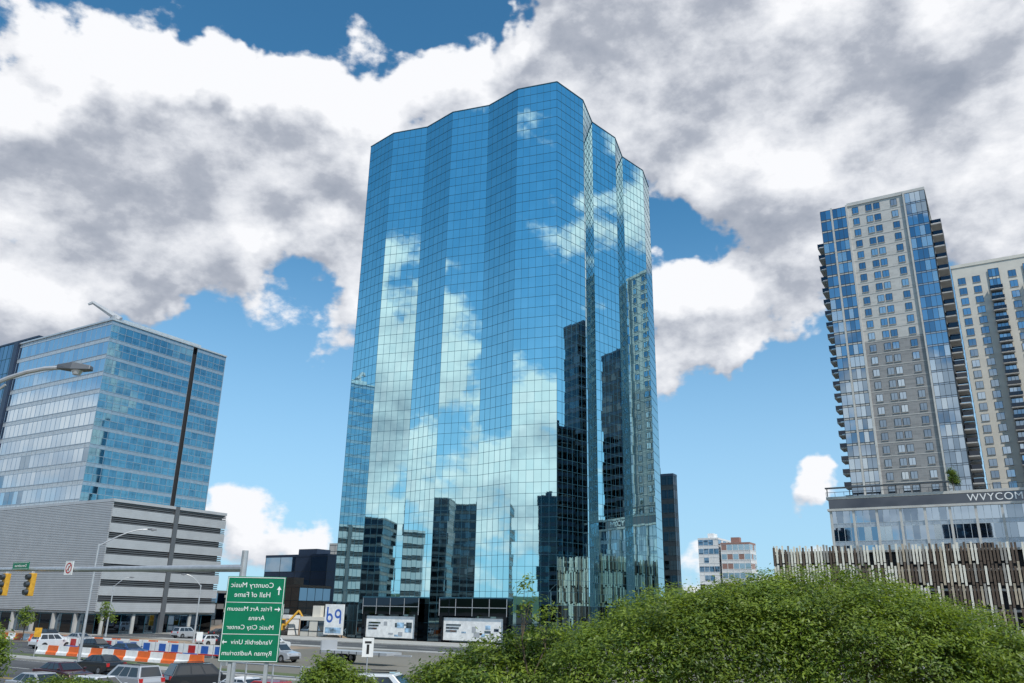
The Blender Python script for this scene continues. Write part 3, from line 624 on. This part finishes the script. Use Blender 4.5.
for i in range(20):
    a=2*math.pi*i/20;a2=2*math.pi*(i+1)/20
    m.quad((cx+.28*math.cos(a),-.204,7.25+.28*math.sin(a)),(cx+.28*math.cos(a2),-.204,7.25+.28*math.sin(a2)),(cx+.21*math.cos(a2),-.204,7.25+.21*math.sin(a2)),(cx+.21*math.cos(a),-.204,7.25+.21*math.sin(a)),1)
m.quad((cx+.17,-.206,7.45),(cx+.21,-.206,7.41),(cx-.17,-.206,7.05),(cx-.21,-.206,7.09),1); m.box(cx-.03,cx+.03,-.203,-.2,7.08,7.35,2)
m.obj('no_turn_sign',['signwhite','red','rubber'],ma)
m=MB(); m.box(-.4,-.1,-.25,.25,3,3.6,0); m.obj('control_box',['steel'],ma)
# street lamps
def lamp(x,y,h,rz,arm,label,drop=0,grp_='cobra head street lamps'):
    r=thing('street_lamp',label,'street lamp',(x,y,0),rz,grp_)
    m=MB(); m.cyl((0,0,0),(0,0,h-1.5),.14,.09,12); m.cyl((0,0,0),(0,0,.5),.22,.2,12); m.obj('pole',['steel'],r)
    m=MB(); pr=Vector((0,0,h-1.7))
    for i in range(1,9):
        t=i/8; p=Vector((arm*t,0,h-1.7+1.7*math.sin(t*math.pi/2))); m.cyl(pr,p,.055,.055,8); pr=p
    if drop:
        m.cyl((0,0,h-2.3),(arm*.62,0,h-.45),.03,.03,6)
    m.obj('arm',['steel'],r)
    m=MB(); m.add([(arm-.1,-.06,h-.04),(arm-.1,.06,h-.04),(arm-.1,.06,h+.07),(arm-.1,-.06,h+.07),(arm+.3,-.17,h-.08),(arm+.3,.17,h-.08),(arm+.3,.13,h+.12),(arm+.3,-.13,h+.12),(arm+.72,-.1,h-.06),(arm+.72,.1,h-.06),(arm+.72,.08,h+.05),(arm+.72,-.08,h+.05)],
        [(0,1,2,3),(0,4,5,1),(1,5,6,2),(2,6,7,3),(3,7,4,0),(4,8,9,5),(5,9,10,6),(6,10,11,7),(7,11,8,4),(8,11,10,9)]); m.obj('lamp_head',['louverd'],r,bevel=.02)
    m=MB(); m.cyl((arm+.38,0,h-.06),(arm+.38,0,h-.17),.14,.09,14); m.obj('lamp_glass',['lens'],r)
lamp(-37.8,76.7,12.2,rad(20),4.0,'tall steel street lamp with curved arm by the road')
lamp(-14.1,18.6,10.85,rad(0),3.3,'street lamp with braced arm over the road',1)
lamp(-70,150,10,rad(20),2.4,'tall steel street lamp beside the garage'); lamp(-48,132,10,rad(200),2.4,'tall steel street lamp beside the lot')
# barriers
bmsh=MB(); bmsh.prism([(-.3,0),(.3,0),(.27,.25),(.12,.4),(.08,.95),(-.08,.95),(-.12,.4),(-.27,.25)],-.95,.95)
bw=bmsh.mesh('shell',['signwhite']); bo=bmsh.mesh('shell',['orange'])
def barrier(p,i):
    e=thing('barrier',('orange' if i%2 else 'white')+' plastic road barrier beside the road','barrier',p,TH+rad(90),'plastic barriers along the lot')
    o=bpy.data.objects.new('shell',bo if i%2 else bw); COL.objects.link(o); o.parent=e
for i in range(26): barrier(Vector((-86,138,0))+E1*(2.0*i),i)
for i in range(14): barrier(Vector((-52,97,0))+E1*(2.0*i),i)
for i in range(15):
    p=Vector((-62,113,0))+E1*(2.5*i)
    e=thing('fence_panel','banner covered fence panel in white blue and red','fence',p,TH,'banner fence panels along the road')
    m=MB(); m.box(0,2.42,-.02,.02,.25,1.35,0); c=random.choice((1,2,1)); x=random.uniform(.2,.9); m.box(x,x+1.2,-.026,-.021,.4,1.2,c); m.box(.0,2.42,-.03,-.022,.25,.38,3-c); m.obj('banner',['signwhite','blue','red'],e)
    m=MB(); m.cyl((0,0,0),(0,0,1.45),.03,.03,6); m.cyl((2.42,0,0),(2.42,0,1.45),.03,.03,6); m.box(-.05,.05,-.3,.3,0,.05); m.obj('post',['steel'],e)
# roadside railing
rl=thing('railing','galvanised steel pipe railing along the bridge','railing',(-15.5,47.2,0),TH)
m=MB(); 
for z in(1.6,2.1,2.6): m.cyl((0,0,z),(8,0,z),.04,.04,8)
for i in range(5): m.cyl((i*2,0,0),(i*2,0,2.65),.05,.05,8)
m.box(0,8,-.15,.15,0,1.2); m.obj('rail',['steel'],rl)
def post_sign(x,y,h,w,hh,mat,label,txt=None):
    r=thing('signpost',label,'road sign',(x,y,0),rad(5))
    m=MB(); m.cyl((0,0,0),(0,0,h),.035,.035,8); m.obj('post',['steel'],r)
    m=MB(); m.box(-w/2,w/2,-.06,-.04,h-hh,h,0)
    if txt:
        m.box(-w*.12,w*.12,-.064,-.061,h-hh*.85,h-hh*.35,1); m.box(-w*.3,w*.3,-.064,-.0605,h-hh*.3,h-hh*.18,1)
    m.obj('sign_panel',[mat,'rubber'],r)
post_sign(-6.9,43,4.1,.55,.9,'signwhite','white square road sign on a steel post',True); post_sign(-48,88,3,.7,.9,'yellow','yellow warning sign on a steel post'); post_sign(-30,84,3,.6,.8,'signwhite','white road sign on a steel post')
# trailer
tr=thing('flatbed_trailer','grey flatbed trailer parked beside the tower','trailer',(-19,92,0),TH)
m=MB(); m.box(0,9,-1.2,1.2,1.0,1.25,0); m.box(0,.15,-1.2,1.2,1.25,2.2,0); m.box(9,11.2,-.1,.1,.95,1.1,0)
for i in range(9): m.box(i,i+.08,-1.23,-1.2,.85,1.25,1)
m.obj('deck',['louver','steeld'],tr)
for x in(1.4,2.5):
    for y in(-1,1):
        m=MB(); m.cyl((x,y-.12,.5),(x,y+.12,.5),.5,.5,16,0); m.cyl((x,y-.13,.5),(x,y+.13,.5),.25,.25,12,1); m.obj('wheel',['rubber','rim'],tr)
# excavator
ex=thing('excavator','yellow excavator working on the dirt lot','excavator',(-46,172,0),TH+.6)
m=MB(); m.box(-1.8,1.8,-1.4,-.8,0,.9,0); m.box(-1.8,1.8,.8,1.4,0,.9,0); m.obj('track',['rubber'],ex,bevel=.2)
m=MB(); m.box(-1.9,1.2,-1.3,1.3,1.0,2.1,0); m.box(.1,1.5,-1.3,-.1,1.9,3.2,0); m.obj('body',['yellow'],ex,bevel=.08)
m=MB(); m.box(.2,1.53,-1.33,-.2,2.3,3.0,0); m.obj('cab_window',['carglass'],ex)
m=MB(); m.cyl((1.2,.4,1.8),(3.8,.4,4.8),.28,.22,8); m.cyl((3.8,.4,4.8),(5.6,.4,2.2),.22,.15,8); m.box(5.2,6.1,-.1,.9,1.3,2.3); m.obj('boom',['yellow'],ex)
# dirt mounds
for (x,y,r,h) in((-45,190,14,4),(-60,212,16,5),(-30,170,8,2.2)):
    m=MB(); nr,na=6,20; vs=[(0,0,h)]
    for i in range(1,nr+1):
        for j in range(na):
            t=i/nr; an=2*math.pi*j/na; vs.append((r*t*math.cos(an)*random.uniform(.9,1.1),r*t*math.sin(an)*random.uniform(.9,1.1),h*(1-t)**1.2*random.uniform(.8,1.1)-(0.1 if i==nr else 0)))
    fs=[(0,1+j,1+(j+1)%na) for j in range(na)]
    for i in range(nr-1):
        for j in range(na): fs.append((1+i*na+j,1+(i+1)*na+j,1+(i+1)*na+(j+1)%na,1+i*na+(j+1)%na))
    m.add(vs,fs); o=m.obj('dirt_mound',['dirt']); o.location=(x,y,0); struct(o)
